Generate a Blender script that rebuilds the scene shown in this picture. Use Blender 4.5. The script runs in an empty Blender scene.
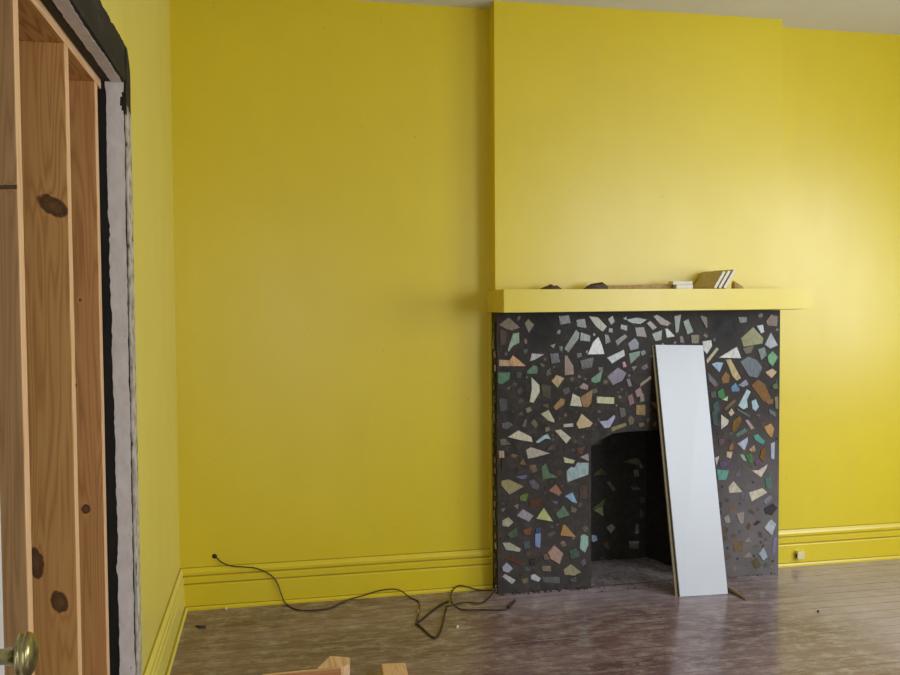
import bpy, bmesh, math, random
from mathutils import Vector, Matrix
random.seed(7)
C = bpy.context.scene.collection
scn = bpy.context.scene
# ------------------------------------------------------------------ camera
FPX, YAW, PIT, ROLL = 871.17, .2008, .0373, -.0066
O = Vector((.4197, 0, 1.35))
Fw = Vector((math.sin(YAW)*math.cos(PIT), math.cos(YAW)*math.cos(PIT), -math.sin(PIT)))
Rt = Vector((math.cos(YAW), -math.sin(YAW), 0)); Up = Rt.cross(Fw)
Rt, Up = math.cos(ROLL)*Rt+math.sin(ROLL)*Up, -math.sin(ROLL)*Rt+math.cos(ROLL)*Up
cd = bpy.data.cameras.new('camera'); cam = bpy.data.objects.new('camera', cd); C.objects.link(cam)
cd.sensor_width = 36; cd.lens = FPX/900*36; cd.clip_start = .02
cam.matrix_world = Matrix.Translation(O) @ Matrix((Rt, Up, -Fw)).transposed().to_4x4()
scn.camera = cam
def ray(x, y): return Fw+Rt*((x-450)/FPX)-Up*((y-337.5)/FPX)
def on(x, y, ax, v):                       # where a measured point of the photo lies on a plane of the room
    d = ray(x, y); return O+d*((v-O[ax])/d[ax])
# ------------------------------------------------------------------ dimensions (metres)
YB, HC, D = 4.005, 2.732, .1112            # back wall, ceiling, chimney breast depth
XL, XR = 1.427, 2.878                      # chimney breast
YF = YB-D
MT, MB_, MY = 1.417, 1.315, 3.70           # mantel top, bottom, front
ZJ, HD = 2.752, 2.026                      # doorway far jamb, head
XE, YN = 4.7, -.35                         # right wall, front wall
# ------------------------------------------------------------------ node helpers
def lin(c):
    return tuple(((v/255)/12.92 if v/255 <= .04045 else ((v/255+.055)/1.055)**2.4) for v in c)+(1,)
class NT:
    def __init__(s, name):
        m = bpy.data.materials.new(name); m.use_nodes = True; s.m = m; s.t = m.node_tree
        s.b = s.t.nodes['Principled BSDF']
    def n(s, typ, **kw):
        nd = s.t.nodes.new(typ)
        for k, v in kw.items():
            if hasattr(nd, k): setattr(nd, k, v)
        return nd
    def l(s, a, b): s.t.links.new(a, b)
    def pos(s, scale=(1, 1, 1), rot=(0, 0, 0)):
        g = s.n('ShaderNodeNewGeometry'); mp = s.n('ShaderNodeMapping')
        mp.inputs['Scale'].default_value = scale; mp.inputs['Rotation'].default_value = rot
        s.l(g.outputs['Position'], mp.inputs['Vector']); return mp.outputs['Vector']
    def noise(s, vec, scale, detail=4, rough=.55, dist=0):
        nd = s.n('ShaderNodeTexNoise'); nd.inputs['Scale'].default_value = scale
        nd.inputs['Detail'].default_value = detail; nd.inputs['Roughness'].default_value = rough
        nd.inputs['Distortion'].default_value = dist
        s.l(vec, nd.inputs['Vector']); return nd.outputs['Fac']
    def ramp(s, fac, stops):
        r = s.n('ShaderNodeValToRGB'); e = r.color_ramp.elements
        while len(e) < len(stops): e.new(.5)
        for k, (p, c) in enumerate(stops):
            e[k].position = p; e[k].color = c if len(c) == 4 else lin(c)
        s.l(fac, r.inputs['Fac']); return r.outputs['Color']
    def mix(s, fac, a, b, mode='MIX'):
        m = s.n('ShaderNodeMix', data_type='RGBA', blend_type=mode)
        for sock, v in ((m.inputs[0], fac), (m.inputs[6], a), (m.inputs[7], b)):
            if hasattr(v, 'is_linked'): s.l(v, sock)
            else: sock.default_value = v
        return m.outputs[2]
    def math(s, op, a, b=0.0, c=None):
        m = s.n('ShaderNodeMath', operation=op)
        for k, v in enumerate((a, b) if c is None else (a, b, c)):
            if hasattr(v, 'is_linked'): s.l(v, m.inputs[k])
            else: m.inputs[k].default_value = v
        return m.outputs[0]
    def color(s, v):
        if hasattr(v, 'is_linked'): s.l(v, s.b.inputs['Base Color'])
        else: s.b.inputs['Base Color'].default_value = v
    def rough(s, v):
        if hasattr(v, 'is_linked'): s.l(v, s.b.inputs['Roughness'])
        else: s.b.inputs['Roughness'].default_value = v
    def bump(s, h, strength=.2, dist=.002):
        b = s.n('ShaderNodeBump'); b.inputs['Strength'].default_value = strength; b.inputs['Distance'].default_value = dist
        s.l(h, b.inputs['Height']); s.l(b.outputs['Normal'], s.b.inputs['Normal'])
K0, K1 = (0, 0, 0, 1), (1, 1, 1, 1)

def plain(name, rgb, rough=.5, metal=0, var=.12, scale=30):
    t = NT(name); v = t.noise(t.pos(), scale, 3)
    a = lin(rgb); lo = tuple(x*(1-var) for x in a[:3])+(1,); hi = tuple(min(1, x*(1+var)) for x in a[:3])+(1,)
    t.color(t.ramp(v, [(.3, lo), (.7, hi)])); t.rough(rough); t.b.inputs['Metallic'].default_value = metal
    return t.m

def yellow_paint(name, rough=.36, grime=0.0, a=(220, 195, 14), b=(226, 202, 20)):
    t = NT(name); p = t.pos()
    n1 = t.noise(p, 1.3, 4, .6); n2 = t.noise(t.pos((1, 1, .25)), 7, 5, .6)
    c = t.ramp(n1, [(.3, lin(a)), (.7, lin(b))])
    c = t.mix(t.ramp(n2, [(.45, K0), (.85, (.16, .16, .16, 1))]), c, lin((202, 178, 30)))
    sp = t.noise(p, 46, 2, .4)
    c = t.mix(t.ramp(sp, [(.775, K0), (.80, (.5+grime,)*3+(1,))]), c, lin((150, 125, 30)))
    t.color(c); t.rough(t.ramp(n2, [(.3, (rough-.02,)*3+(1,)), (.8, (rough+.04,)*3+(1,))]))
    t.b.inputs['Specular IOR Level'].default_value = .85
    t.bump(t.noise(p, 60, 4, .6), .12, .002)
    return t.m
M = {}
M['yellow'] = yellow_paint('yellow_wall_paint')
M['yellow_left'] = yellow_paint('yellow_left_wall_paint', .38, 0, (230, 214, 104), (234, 219, 114))  # paler copy for the wall facing the window, its light put into colour
M['groove'] = yellow_paint('grimy_yellow_groove', .6, .2, (150, 128, 20), (176, 152, 26))  # darker yellow for the groove faces
M['left_trim'] = yellow_paint('yellow_left_trim_paint', .36, .1, (230, 214, 96), (236, 222, 112))  # the left wall's window-lit tone, carried into the baseboard colour
M['yellow_trim'] = yellow_paint('yellow_trim_paint', .34, .2)
M['ceiling'] = plain('ceiling_paint', (222, 221, 218), .8, 0, .03, 3)
M['plain_wall'] = plain('pale_wall', (214, 205, 150), .7, 0, .03, 3)
M['white_door'] = plain('white_door_paint', (222, 219, 222), .4, 0, .03)
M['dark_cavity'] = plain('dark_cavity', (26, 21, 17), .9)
M['cable'] = plain('black_cable', (46, 37, 29), .45)
M['copper'] = plain('bare_wire', (190, 180, 160), .4)
M['cream'] = plain('cream_plastic', (226, 212, 160), .4, 0, .05)
M['dark_hole'] = plain('dark_hole', (45, 36, 12), .9)

def brass():
    t = NT('aged_brass'); n = t.noise(t.pos(), 60, 4)
    t.color(t.ramp(n, [(.3, lin((120, 112, 74))), (.7, lin((178, 168, 120)))]))
    t.b.inputs['Metallic'].default_value = .9; t.rough(.24); return t.m
M['brass'] = brass()

def floor_mat():
    t = NT('worn_floorboards')
    g = t.n('ShaderNodeNewGeometry'); sx = t.n('ShaderNodeSeparateXYZ'); t.l(g.outputs['Position'], sx.inputs[0])
    y = sx.outputs['Y']; x = sx.outputs['X']
    W = .083
    idx = t.math('FLOOR', t.math('DIVIDE', y, W)); fr = t.math('FRACT', t.math('DIVIDE', y, W))
    wn = t.n('ShaderNodeTexWhiteNoise', noise_dimensions='1D'); t.l(idx, wn.inputs['W'])
    # board ends, staggered by row
    xs = t.math('ADD', t.math('DIVIDE', x, 1.7), t.math('MULTIPLY', wn.outputs['Value'], 7.3))
    xi = t.math('FLOOR', xs); xf = t.math('FRACT', xs)
    cb = t.n('ShaderNodeCombineXYZ'); t.l(idx, cb.inputs[0]); t.l(xi, cb.inputs[1])
    w2 = t.n('ShaderNodeTexWhiteNoise', noise_dimensions='2D'); t.l(cb.outputs[0], w2.inputs['Vector'])
    grain = t.noise(t.pos((2.6, 26, 1)), 5, 8, .72, .3)
    fine = t.noise(t.pos((5, 90, 1)), 5, 4, .6)
    patch = t.noise(t.pos((.55, 1.3, 1)), 2.6, 5, .62)
    dust = t.noise(t.pos((1.0, 2.0, 1)), 9, 10, .78)
    c = t.ramp(grain, [(.25, lin((108, 84, 84))), (.5, lin((138, 112, 114))), (.78, lin((166, 144, 144)))])
    c = t.mix(t.math('MULTIPLY', w2.outputs['Value'], .35), c, lin((108, 78, 74)))
    c = t.mix(t.ramp(patch, [(.40, K0), (.62, (.75, .75, .75, 1))]), c, lin((84, 54, 52)))
    c = t.mix(t.ramp(dust, [(.47, K0), (.68, (.75, .75, .75, 1))]), c, lin((188, 178, 176)))
    c = t.mix(t.ramp(fine, [(.55, K0), (.8, (.22, .22, .22, 1))]), c, lin((186, 174, 166)))
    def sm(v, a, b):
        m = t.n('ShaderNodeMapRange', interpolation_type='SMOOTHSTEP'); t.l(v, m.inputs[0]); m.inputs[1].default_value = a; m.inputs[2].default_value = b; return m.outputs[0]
    side = t.math('MULTIPLY', sm(x, 2.5, 3.0), .8)  # window sheen on the right of the floor, put into the colour
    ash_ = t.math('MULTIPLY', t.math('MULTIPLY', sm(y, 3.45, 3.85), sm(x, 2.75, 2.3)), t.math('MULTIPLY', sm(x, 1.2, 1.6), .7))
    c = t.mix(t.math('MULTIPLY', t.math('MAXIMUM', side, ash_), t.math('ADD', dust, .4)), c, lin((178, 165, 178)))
    e = t.math('ABSOLUTE', t.math('SUBTRACT', fr, .5)); gap = t.math('GREATER_THAN', e, .468)
    e2 = t.math('MULTIPLY', t.math('GREATER_THAN', t.math('ABSOLUTE', t.math('SUBTRACT', xf, .5)), .499), .4)
    gp = t.math('MAXIMUM', gap, e2)
    c = t.mix(t.math('MULTIPLY', gp, .6), c, lin((62, 48, 44)))
    wear = t.math('MULTIPLY', t.math('GREATER_THAN', fr, .90), t.ramp(patch, [(.45, K0), (.7, (.55,)*3+(1,))]))
    c = t.mix(wear, c, lin((190, 178, 174)))
    t.color(c)
    r = t.math('ADD', t.math('MULTIPLY', dust, .22), t.math('MULTIPLY', fine, .10))
    t.rough(t.math('ADD', r, .02)); t.b.inputs['Specular IOR Level'].default_value = .42
    h = t.math('SUBTRACT', t.math('MULTIPLY', fine, .35), gp)
    t.bump(h, .10, .0015); return t.m
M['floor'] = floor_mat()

def wood_mat(name, lo, mid, hi, knots=(), axis='Z', rough=.6, freq=1.0):
    """sawn pine: grain runs along axis, bends round the knots (world position, radii)"""
    t = NT(name)
    sc = {'Z': (1, 1, .045), 'X': (.045, 1, 1), 'Y': (1, .045, 1)}[axis]
    p = t.pos(sc)
    g = t.n('ShaderNodeNewGeometry')
    kmask = None; bend = None
    for (kx, ky, kz, rx, rz, an) in knots:
        sub = t.n('ShaderNodeVectorMath', operation='SUBTRACT'); sub.inputs[1].default_value = (kx, ky, kz)
        t.l(g.outputs['Position'], sub.inputs[0])
        dv = t.n('ShaderNodeVectorMath', operation='MULTIPLY'); dv.inputs[1].default_value = (1/rx, 1/.06, 1/rz)
        vr = t.n('ShaderNodeVectorRotate', rotation_type='Y_AXIS'); vr.inputs['Angle'].default_value = an
        t.l(sub.outputs[0], vr.inputs['Vector']); t.l(vr.outputs[0], dv.inputs[0])
        ln = t.n('ShaderNodeVectorMath', operation='LENGTH'); t.l(dv.outputs[0], ln.inputs[0]); d = ln.outputs['Value']
        dn = t.math('ADD', d, t.math('MULTIPLY', t.math('SUBTRACT', t.noise(t.pos(), 70, 2), .5), .5))
        m = t.ramp(dn, [(.0, (.84,)*3+(1,)), (.45, (.9,)*3+(1,)), (.8, K1), (.93, (.8,)*3+(1,)), (1.0, (.3,)*3+(1,)), (1.2, K0)] if rx > .01 else [(.7, K1), (1.0, K0)])
        b = t.math('DIVIDE', .05, t.math('ADD', t.math('MULTIPLY', d, d), .6))
        kmask = m if kmask is None else t.math('MAXIMUM', kmask, m)
        bend = b if bend is None else t.math('ADD', bend, b)
    big = t.noise(p, 9*freq, 3, .5)
    u = t.math('MULTIPLY', big, 26*freq)
    if bend is not None: u = t.math('ADD', u, t.math('MULTIPLY', bend, 22))
    ring = t.math('FRACT', u)
    ring = t.math('ABSOLUTE', t.math('SUBTRACT', t.math('MULTIPLY', ring, 2), 1))
    fine = t.noise(p, 120, 3, .6)
    c = t.ramp(ring, [(.05, lin(hi)), (.55, lin(mid)), (1.0, lin(lo))])
    blot = t.noise(t.pos(), 3.2, 3, .5)
    c = t.mix(t.ramp(blot, [(.4, K0), (.75, (.45, .45, .45, 1))]), c, lin(mid))
    c = t.mix(t.ramp(fine, [(.5, K0), (.8, (.3, .3, .3, 1))]), c, lin(lo))
    if kmask is not None: c = t.mix(t.math('MULTIPLY', kmask, .88), c, lin((58, 28, 16)))
    t.color(c); t.rough(rough); t.bump(ring, .06, .001); return t.m

def mortar_mat():
    t = NT('dark_mortar'); p = t.pos()
    n = t.noise(p, 22, 6, .65); n2 = t.noise(p, 5, 4, .6)
    c = t.ramp(n, [(.3, lin((22, 19, 18))), (.5, lin((40, 35, 32))), (.75, lin((72, 62, 56)))])
    c = t.mix(t.ramp(n2, [(.45, K0), (.75, (.5, .5, .5, 1))]), c, lin((50, 36, 30)))
    g = t.n('ShaderNodeNewGeometry'); sx = t.n('ShaderNodeSeparateXYZ'); t.l(g.outputs['Position'], sx.inputs[0])
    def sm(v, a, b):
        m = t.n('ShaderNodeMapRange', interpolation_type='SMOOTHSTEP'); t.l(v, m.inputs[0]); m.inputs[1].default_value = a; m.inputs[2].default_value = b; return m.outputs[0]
    low = sm(sx.outputs['Z'], 1.0, .15)                     # reflected haze put into the colour low down, most on the right leg
    haze = t.math('MULTIPLY', low, t.math('ADD', t.math('MULTIPLY', sm(sx.outputs['X'], 2.3, 2.75), .38), .10))
    c = t.mix(t.math('MULTIPLY', haze, t.math('ADD', n2, .45)), c, lin((150, 143, 146)))
    for q in (on(540, 330, 1, YF), on(725, 326, 1, YF)):       # two near-black spots with no glass
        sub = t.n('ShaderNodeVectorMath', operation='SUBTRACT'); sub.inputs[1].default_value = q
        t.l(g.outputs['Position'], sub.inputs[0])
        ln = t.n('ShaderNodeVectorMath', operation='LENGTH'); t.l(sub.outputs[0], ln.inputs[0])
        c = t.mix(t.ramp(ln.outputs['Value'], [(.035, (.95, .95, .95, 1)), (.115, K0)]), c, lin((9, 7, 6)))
    t.color(c); t.rough(t.ramp(n, [(.3, (.42,)*3+(1,)), (.7, (.62,)*3+(1,))])); t.b.inputs['Specular IOR Level'].default_value = .25; t.bump(n, .5, .004); return t.m
def glass_mat(name='broken_tile_glass', gain=1.0):
    t = NT(name); a = t.n('ShaderNodeAttribute'); a.attribute_name = 'shard'
    n = t.noise(t.pos((1, 1, .4), (0, .6, 0)), 90, 4, .6)
    c = t.mix(1.0, a.outputs['Color'], t.ramp(n, [(.25, (.55*gain,)*3+(1,)), (.7, (1.0*gain,)*3+(1,))]), 'MULTIPLY')
    t.color(c); t.rough(.22); t.b.inputs['Specular IOR Level'].default_value = .6; t.bump(n, .15, .002); return t.m
M['mortar'] = mortar_mat(); M['shard'] = glass_mat(); M['shard_sooty'] = glass_mat('sooty_tile_glass', 1.5)  # firebox copy of the glass is brightened in colour to show in the dark
def soot():
    t = NT('sooty_brick'); n = t.noise(t.pos(), 30, 5)
    t.color(t.ramp(n, [(.3, lin((28, 25, 22))), (.75, lin((52, 46, 40)))])); t.rough(.75); t.bump(n, .5, .004); return t.m
M['soot'] = soot()
def ash():
    t = NT('ashy_hearth'); n = t.noise(t.pos(), 45, 7, .75); n2 = t.noise(t.pos(), 9, 4)
    c = t.ramp(n, [(.3, lin((84, 76, 78))), (.55, lin((146, 136, 140))), (.8, lin((186, 176, 180)))])
    c = t.mix(t.ramp(n2, [(.5, K0), (.7, (.6, .6, .6, 1))]), c, lin((58, 50, 46)))
    t.color(c); t.rough(.85); t.bump(n, .6, .006); return t.m
M['ash'] = ash()
def stripped_paint():                      # chipped lilac-white paint on the door lining
    t = NT('chipped_lilac_white_paint'); n = t.noise(t.pos((1, 1, .5)), 30, 5, .65)
    c = t.ramp(n, [(.3, lin((216, 207, 204))), (.65, lin((236, 229, 230)))])
    sp = t.noise(t.pos((1, 1, .7)), 34, 2, .5)
    c = t.mix(t.ramp(sp, [(.72, K0), (.75, K1)]), c, lin((60, 52, 50)))
    t.color(c); t.rough(.55); t.bump(n, .2, .002); return t.m
M['lilac'] = stripped_paint()
def dark_board():  # near-black brown for the lining boards
    t = NT('dark_stained_lining'); n = t.noise(t.pos((1, 1, .3)), 25, 5, .65)
    t.color(t.ramp(n, [(.35, lin((17, 13, 11))), (.62, lin((30, 25, 21))), (.85, lin((58, 54, 46)))])); t.rough(.7); return t.m
M['tar'] = dark_board()
def scar():                                # where the door casing was pulled off: black old paint above, pale plaster down the side
    t = NT('casing_scar'); g = t.n('ShaderNodeNewGeometry'); sx = t.n('ShaderNodeSeparateXYZ'); t.l(g.outputs['Position'], sx.inputs[0])
    n = t.noise(t.pos((1, .22, 1)), 16, 5, .6); n2 = t.noise(t.pos((1, 1, 1)), 26, 3, .5)
    dark = t.ramp(n, [(.45, lin((20, 17, 16))), (.62, lin((38, 34, 33))), (.8, lin((104, 99, 97)))])
    pale = t.ramp(n2, [(.30, lin((60, 52, 46))), (.36, lin((150, 142, 132))), (.6, lin((206, 198, 188)))])
    up = t.math('GREATER_THAN', t.math('ADD', sx.outputs['Z'], t.math('MULTIPLY', n2, .2)), HD+.01)
    t.color(t.mix(up, pale, dark)); t.rough(.8); t.bump(n, .6, .006); return t.m
M['scar'] = scar()
M['melamine'] = plain('white_melamine', (208, 212, 224), .3, 0, .015, 4)
M['chip_edge'] = plain('raw_board_edge', (150, 138, 112), .8, 0, .2, 90)
M['dark_edge'] = plain('board_edge_groove', (78, 72, 60), .8)
M['slat_white'] = plain('white_trim_offcut', (225, 218, 205), .45, 0, .06)
M['slat_tan'] = plain('tan_panel_back', (204, 182, 136), .7, 0, .12, 60)
M['dark_wood'] = plain('dark_brown_scrap', (72, 42, 26), .6, 0, .35, 80)
M['mid_wood'] = plain('brown_batten', (178, 146, 86), .6, 0, .2, 60)
M['crumb_white'] = plain('plaster_crumb', (222, 216, 206), .8)
M['crumb_dark'] = plain('mortar_crumb', (58, 52, 50), .8, 0, .4, 60)
M['splinter'] = plain('splinter_wood', (150, 126, 92), .7, 0, .3, 60)

# ------------------------------------------------------------------ mesh helpers
def box(bm, x0, x1, y0, y1, z0, z1, mi=0, bev=0):
    vs = [bm.verts.new((x, y, z)) for x in (x0, x1) for y in (y0, y1) for z in (z0, z1)]
    fs = []
    for q in ((0, 1, 3, 2), (4, 6, 7, 5), (0, 4, 5, 1), (2, 3, 7, 6), (0, 2, 6, 4), (1, 5, 7, 3)):
        f = bm.faces.new([vs[i] for i in q]); f.material_index = mi; fs.append(f)
    if bev:
        es = list({e for f in fs for e in f.edges})
        bmesh.ops.bevel(bm, geom=es, offset=bev, segments=2, affect='EDGES', profile=.6)
    return vs
def prism(bm, pts, vec, mi=0):
    """closed polygon pts pushed along vec"""
    a = [bm.verts.new(p) for p in pts]; b = [bm.verts.new(Vector(p)+Vector(vec)) for p in pts]
    fs = [bm.faces.new(a), bm.faces.new(b[::-1])]
    n = len(a)
    for i in range(n): fs.append(bm.faces.new((a[i], b[i], b[(i+1) % n], a[(i+1) % n])))
    for f in fs: f.material_index = mi
    return fs
def tube(bm, pts, r, seg=8, sub=6, mi=0):
    P = [Vector(p) for p in pts]; out = []
    for i in range(len(P)-1):
        p0 = P[max(i-1, 0)]; p1 = P[i]; p2 = P[i+1]; p3 = P[min(i+2, len(P)-1)]
        for k in range(sub):
            u = k/sub
            out.append(.5*((2*p1)+(p2-p0)*u+(2*p0-5*p1+4*p2-p3)*u*u+(3*p1-p0-3*p2+p3)*u**3))
    out.append(P[-1]); rings = []; nrm = None
    for i, p in enumerate(out):
        t = (out[min(i+1, len(out)-1)]-out[max(i-1, 0)]).normalized()
        if nrm is None: nrm = t.orthogonal().normalized()
        nrm = (nrm-t*nrm.dot(t)).normalized(); bn = t.cross(nrm)
        rr = r(i/(len(out)-1)) if callable(r) else r
        rings.append([bm.verts.new(p+(nrm*math.cos(a)+bn*math.sin(a))*rr) for a in [2*math.pi*j/seg for j in range(seg)]])
    for a, b in zip(rings, rings[1:]):
        for j in range(seg):
            f = bm.faces.new((a[j], a[(j+1) % seg], b[(j+1) % seg], b[j])); f.smooth = True; f.material_index = mi
    bm.faces.new(rings[0][::-1]).material_index = mi; bm.faces.new(rings[-1]).material_index = mi
def lathe(bm, prof, origin, axis, seg=32):
    """prof: (distance along axis, radius)"""
    ax = Vector(axis).normalized(); u = ax.orthogonal().normalized(); v = ax.cross(u); rings = []
    for (d, r) in prof:
        rings.append([bm.verts.new(Vector(origin)+ax*d+(u*math.cos(a)+v*math.sin(a))*max(r, 1e-4)) for a in [2*math.pi*j/seg for j in range(seg)]])
    for a, b in zip(rings, rings[1:]):
        for j in range(seg):
            f = bm.faces.new((a[j], a[(j+1) % seg], b[(j+1) % seg], b[j])); f.smooth = True
    bm.faces.new(rings[0][::-1]); bm.faces.new(rings[-1])
def obj(name, bm, mats, parent=None, kind=None):
    bmesh.ops.recalc_face_normals(bm, faces=bm.faces)
    me = bpy.data.meshes.new(name); bm.to_mesh(me); bm.free()
    for m in (mats if isinstance(mats, (list, tuple)) else [mats]): me.materials.append(m)
    o = bpy.data.objects.new(name, me); C.objects.link(o)
    if parent: o.parent = parent; o.matrix_parent_inverse = Matrix.Translation(-parent.location)
    if kind: o['kind'] = kind
    return o
def empty(name, loc):
    o = bpy.data.objects.new(name, None); o.location = loc; o.empty_display_size = .05; C.objects.link(o); return o
def tag(o, label, cat, group=None, kind=None):
    o['label'] = label; o['category'] = cat
    if group: o['group'] = group
    if kind: o['kind'] = kind
    return o
B = bmesh.new
S = 'structure'
# ------------------------------------------------------------------ room shell
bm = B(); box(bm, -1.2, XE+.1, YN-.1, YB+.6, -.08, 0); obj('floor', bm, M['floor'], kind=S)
bm = B(); box(bm, -1.2, XE+.1, YN-.1, YB+.6, HC, HC+.08); obj('ceiling', bm, M['ceiling'], kind=S)
bm = B(); box(bm, -.05, XL+.10, YB, YB+.1, 0, HC); box(bm, XR-.10, XE+.1, YB, YB+.1, 0, HC)
box(bm, XL+.10, XR-.10, YB, YB+.1, 1.0, HC); wall_back = obj('wall_back', bm, M['yellow'], kind=S)
bm = B(); box(bm, XL, XR, YF, YB, MB_, HC)                       # chimney breast above and beside the firebox
SD = .096
box(bm, XL, XL+.2, YF+SD, YB, 0, MB_); box(bm, XR-.2, XR, YF+SD, YB, 0, MB_); box(bm, XL+.2, XR-.2, YF+SD, YB, 1.0, MB_)
obj('wall_chimney_breast', bm, M['yellow'], kind=S)
NJ = 1.45                                                        # near jamb of the doorway, out of the picture
bm = B(); box(bm, -.05, 0, ZJ, YB+.1, 0, HC); box(bm, -.05, 0, NJ, ZJ, HD, HC); box(bm, -.05, 0, YN, NJ, 0, HC)
obj('wall_left', bm, M['yellow_left'], kind=S)
bm = B(); box(bm, -.30, -.26, .6, YB, 0, HC); obj('wall_passage', bm, M['dark_cavity'], kind=S)  # near-black wall added behind the studs, the gap's darkness put into its colour
def wall_with_hole(bm, ax, v0, v1, a0, a1, h0, h1, z0, z1, lo, hi):
    """wall of thickness v0..v1 on axis ax, spanning lo..hi, with window opening a0..a1 x z0..z1"""
    def bx(p, q, za, zb):
        if ax == 0: box(bm, v0, v1, p, q, za, zb)
        else: box(bm, p, q, v0, v1, za, zb)
    bx(lo, a0, 0, HC); bx(a1, hi, 0, HC); bx(a0, a1, 0, z0); bx(a0, a1, z1, HC)
WF = (3.2, 4.55, .75, 2.45); WR = (1.0, 2.55, .75, 2.35)
bm = B(); wall_with_hole(bm, 1, YN-.1, YN, WF[0], WF[1], 0, 0, WF[2], WF[3], 1.15, XE+.1); box(bm, -.05, 1.15, YN-.1, YN, 2.06, HC); box(bm, -.05, .06, YN-.1, YN, 0, 2.06); obj('wall_front', bm, M['plain_wall'], kind=S)
bm = B(); wall_with_hole(bm, 0, XE, XE+.1, WR[0], WR[1], 0, 0, WR[2], WR[3], YN, YB); obj('wall_right', bm, M['plain_wall'], kind=S)
# ------------------------------------------------------------------ baseboards
PROF = [(0, 0), (.032, 0), (.032, .008), (.027, .016), (.019, .018), (.019, .106), (.0165, .110), (.0125, .112), (.0125, .117), (.018, .120), (.018, .142),
        (.0145, .146), (.0105, .147), (.0105, .152), (.015, .155), (.0155, .166), (.012, .174), (.006, .184), (0, .187)]
def base(bm, path, inward):
    """profile swept along a straight run; inward = unit vector into the room"""
    a, b = Vector(path[0]), Vector(path[1]); n = Vector(inward); t = (b-a).normalized()
    ra = [bm.verts.new(a+n*u+Vector((0, 0, z))) for u, z in PROF]; rb = [bm.verts.new(b+n*u+Vector((0, 0, z))) for u, z in PROF]
    k = len(PROF)
    for i in range(k):
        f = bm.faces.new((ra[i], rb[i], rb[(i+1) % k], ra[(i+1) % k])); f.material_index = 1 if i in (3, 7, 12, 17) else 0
    bm.faces.new(ra); bm.faces.new(rb[::-1])
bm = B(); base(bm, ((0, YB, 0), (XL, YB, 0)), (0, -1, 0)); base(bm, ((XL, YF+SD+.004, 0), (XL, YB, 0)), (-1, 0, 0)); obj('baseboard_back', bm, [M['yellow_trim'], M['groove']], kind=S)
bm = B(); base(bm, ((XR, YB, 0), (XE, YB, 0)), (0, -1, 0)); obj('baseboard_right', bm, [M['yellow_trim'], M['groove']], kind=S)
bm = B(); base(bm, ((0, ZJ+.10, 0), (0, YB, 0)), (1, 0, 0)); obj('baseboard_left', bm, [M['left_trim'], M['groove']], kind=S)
# ------------------------------------------------------------------ stripped doorway in the left wall
def rag(n, amp, seed):
    r = random.Random(seed); v = 0; out = []
    for i in range(n):
        v = v*.6+r.uniform(-amp, amp)
        if r.random() < .07: v += r.choice((-1, 1))*amp*1.6
        out.append(v)
    return out
# dark lining boards: far jamb (trim_1) and head (trim_2), each with its chipped pale paint
bm = B(); box(bm, -.115, 0, ZJ-.012, ZJ, 0, HD); jamb = obj('trim_1', bm, M['tar'], kind=S)
bm = B(); n = 150; r1 = rag(n, .0016, 3); r2 = rag(n, .0012, 4)
for i in range(n-1):
    z0, z1 = HD*i/(n-1), HD*(i+1)/(n-1)
    wide = lambda z: .006*math.sin(z*2.1+.5)
    l0, l1 = -.049+r1[i]+wide(z0)*.6, -.049+r1[i+1]+wide(z1)*.6
    notch = .014*max(0, 1-abs(HD-z0-.075)/.035)
    prism(bm, [(l0, ZJ-.0125, z0), (-.003+r2[i]-notch, ZJ-.0125, z0), (-.003+r2[i+1]-notch, ZJ-.0125, z1), (l1, ZJ-.0125, z1)], (0, -.0015, 0))
obj('chipped_paint', bm, M['lilac'], jamb)
bm = B(); box(bm, -.062, 0, NJ, ZJ-.012, HD-.012, HD+.04); head = obj('trim_2', bm, M['tar'], kind=S)
bm = B(); n = 90; r1 = rag(n, .0010, 8); r2 = rag(n, .0012, 9); zz = HD-.0125
for i in range(n-1):
    y0, y1 = NJ+(ZJ-.014-NJ)*i/(n-1), NJ+(ZJ-.014-NJ)*(i+1)/(n-1)
    prism(bm, [(-.036+r1[i], y0, zz), (-.004+r2[i], y0, zz), (-.004+r2[i+1], y1, zz), (-.036+r1[i+1], y1, zz)], (0, 0, -.0015))
obj('chipped_paint', bm, M['lilac'], head)
# scar of the pulled-off casing on the wall face
bm = B(); n = 120; r1 = rag(n, .0022, 12); CW = .098
for i in range(n-1):
    z0, z1 = (HD+CW)*i/(n-1), (HD+CW)*(i+1)/(n-1)
    cor = lambda z: .078-.05*max(0, (z-HD-.02)/.08)**2
    w0, w1 = cor(z0)+r1[i], cor(z1)+r1[i+1]
    prism(bm, [(0, ZJ-.012, z0), (0, ZJ+w0, z0), (0, ZJ+w1, z1), (0, ZJ-.012, z1)], (.004, 0, 0))
r1 = rag(n, .002, 13)
for i in range(n-1):
    y0, y1 = NJ+(ZJ-NJ)*i/(n-1), NJ+(ZJ-NJ)*(i+1)/(n-1)
    prism(bm, [(0, y0, HD-.012), (0, y1, HD-.012), (0, y1, HD+CW+r1[i+1]), (0, y0, HD+CW+r1[i])], (.004, 0, 0))
obj('trim_3', bm, M['scar'], kind=S)
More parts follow.
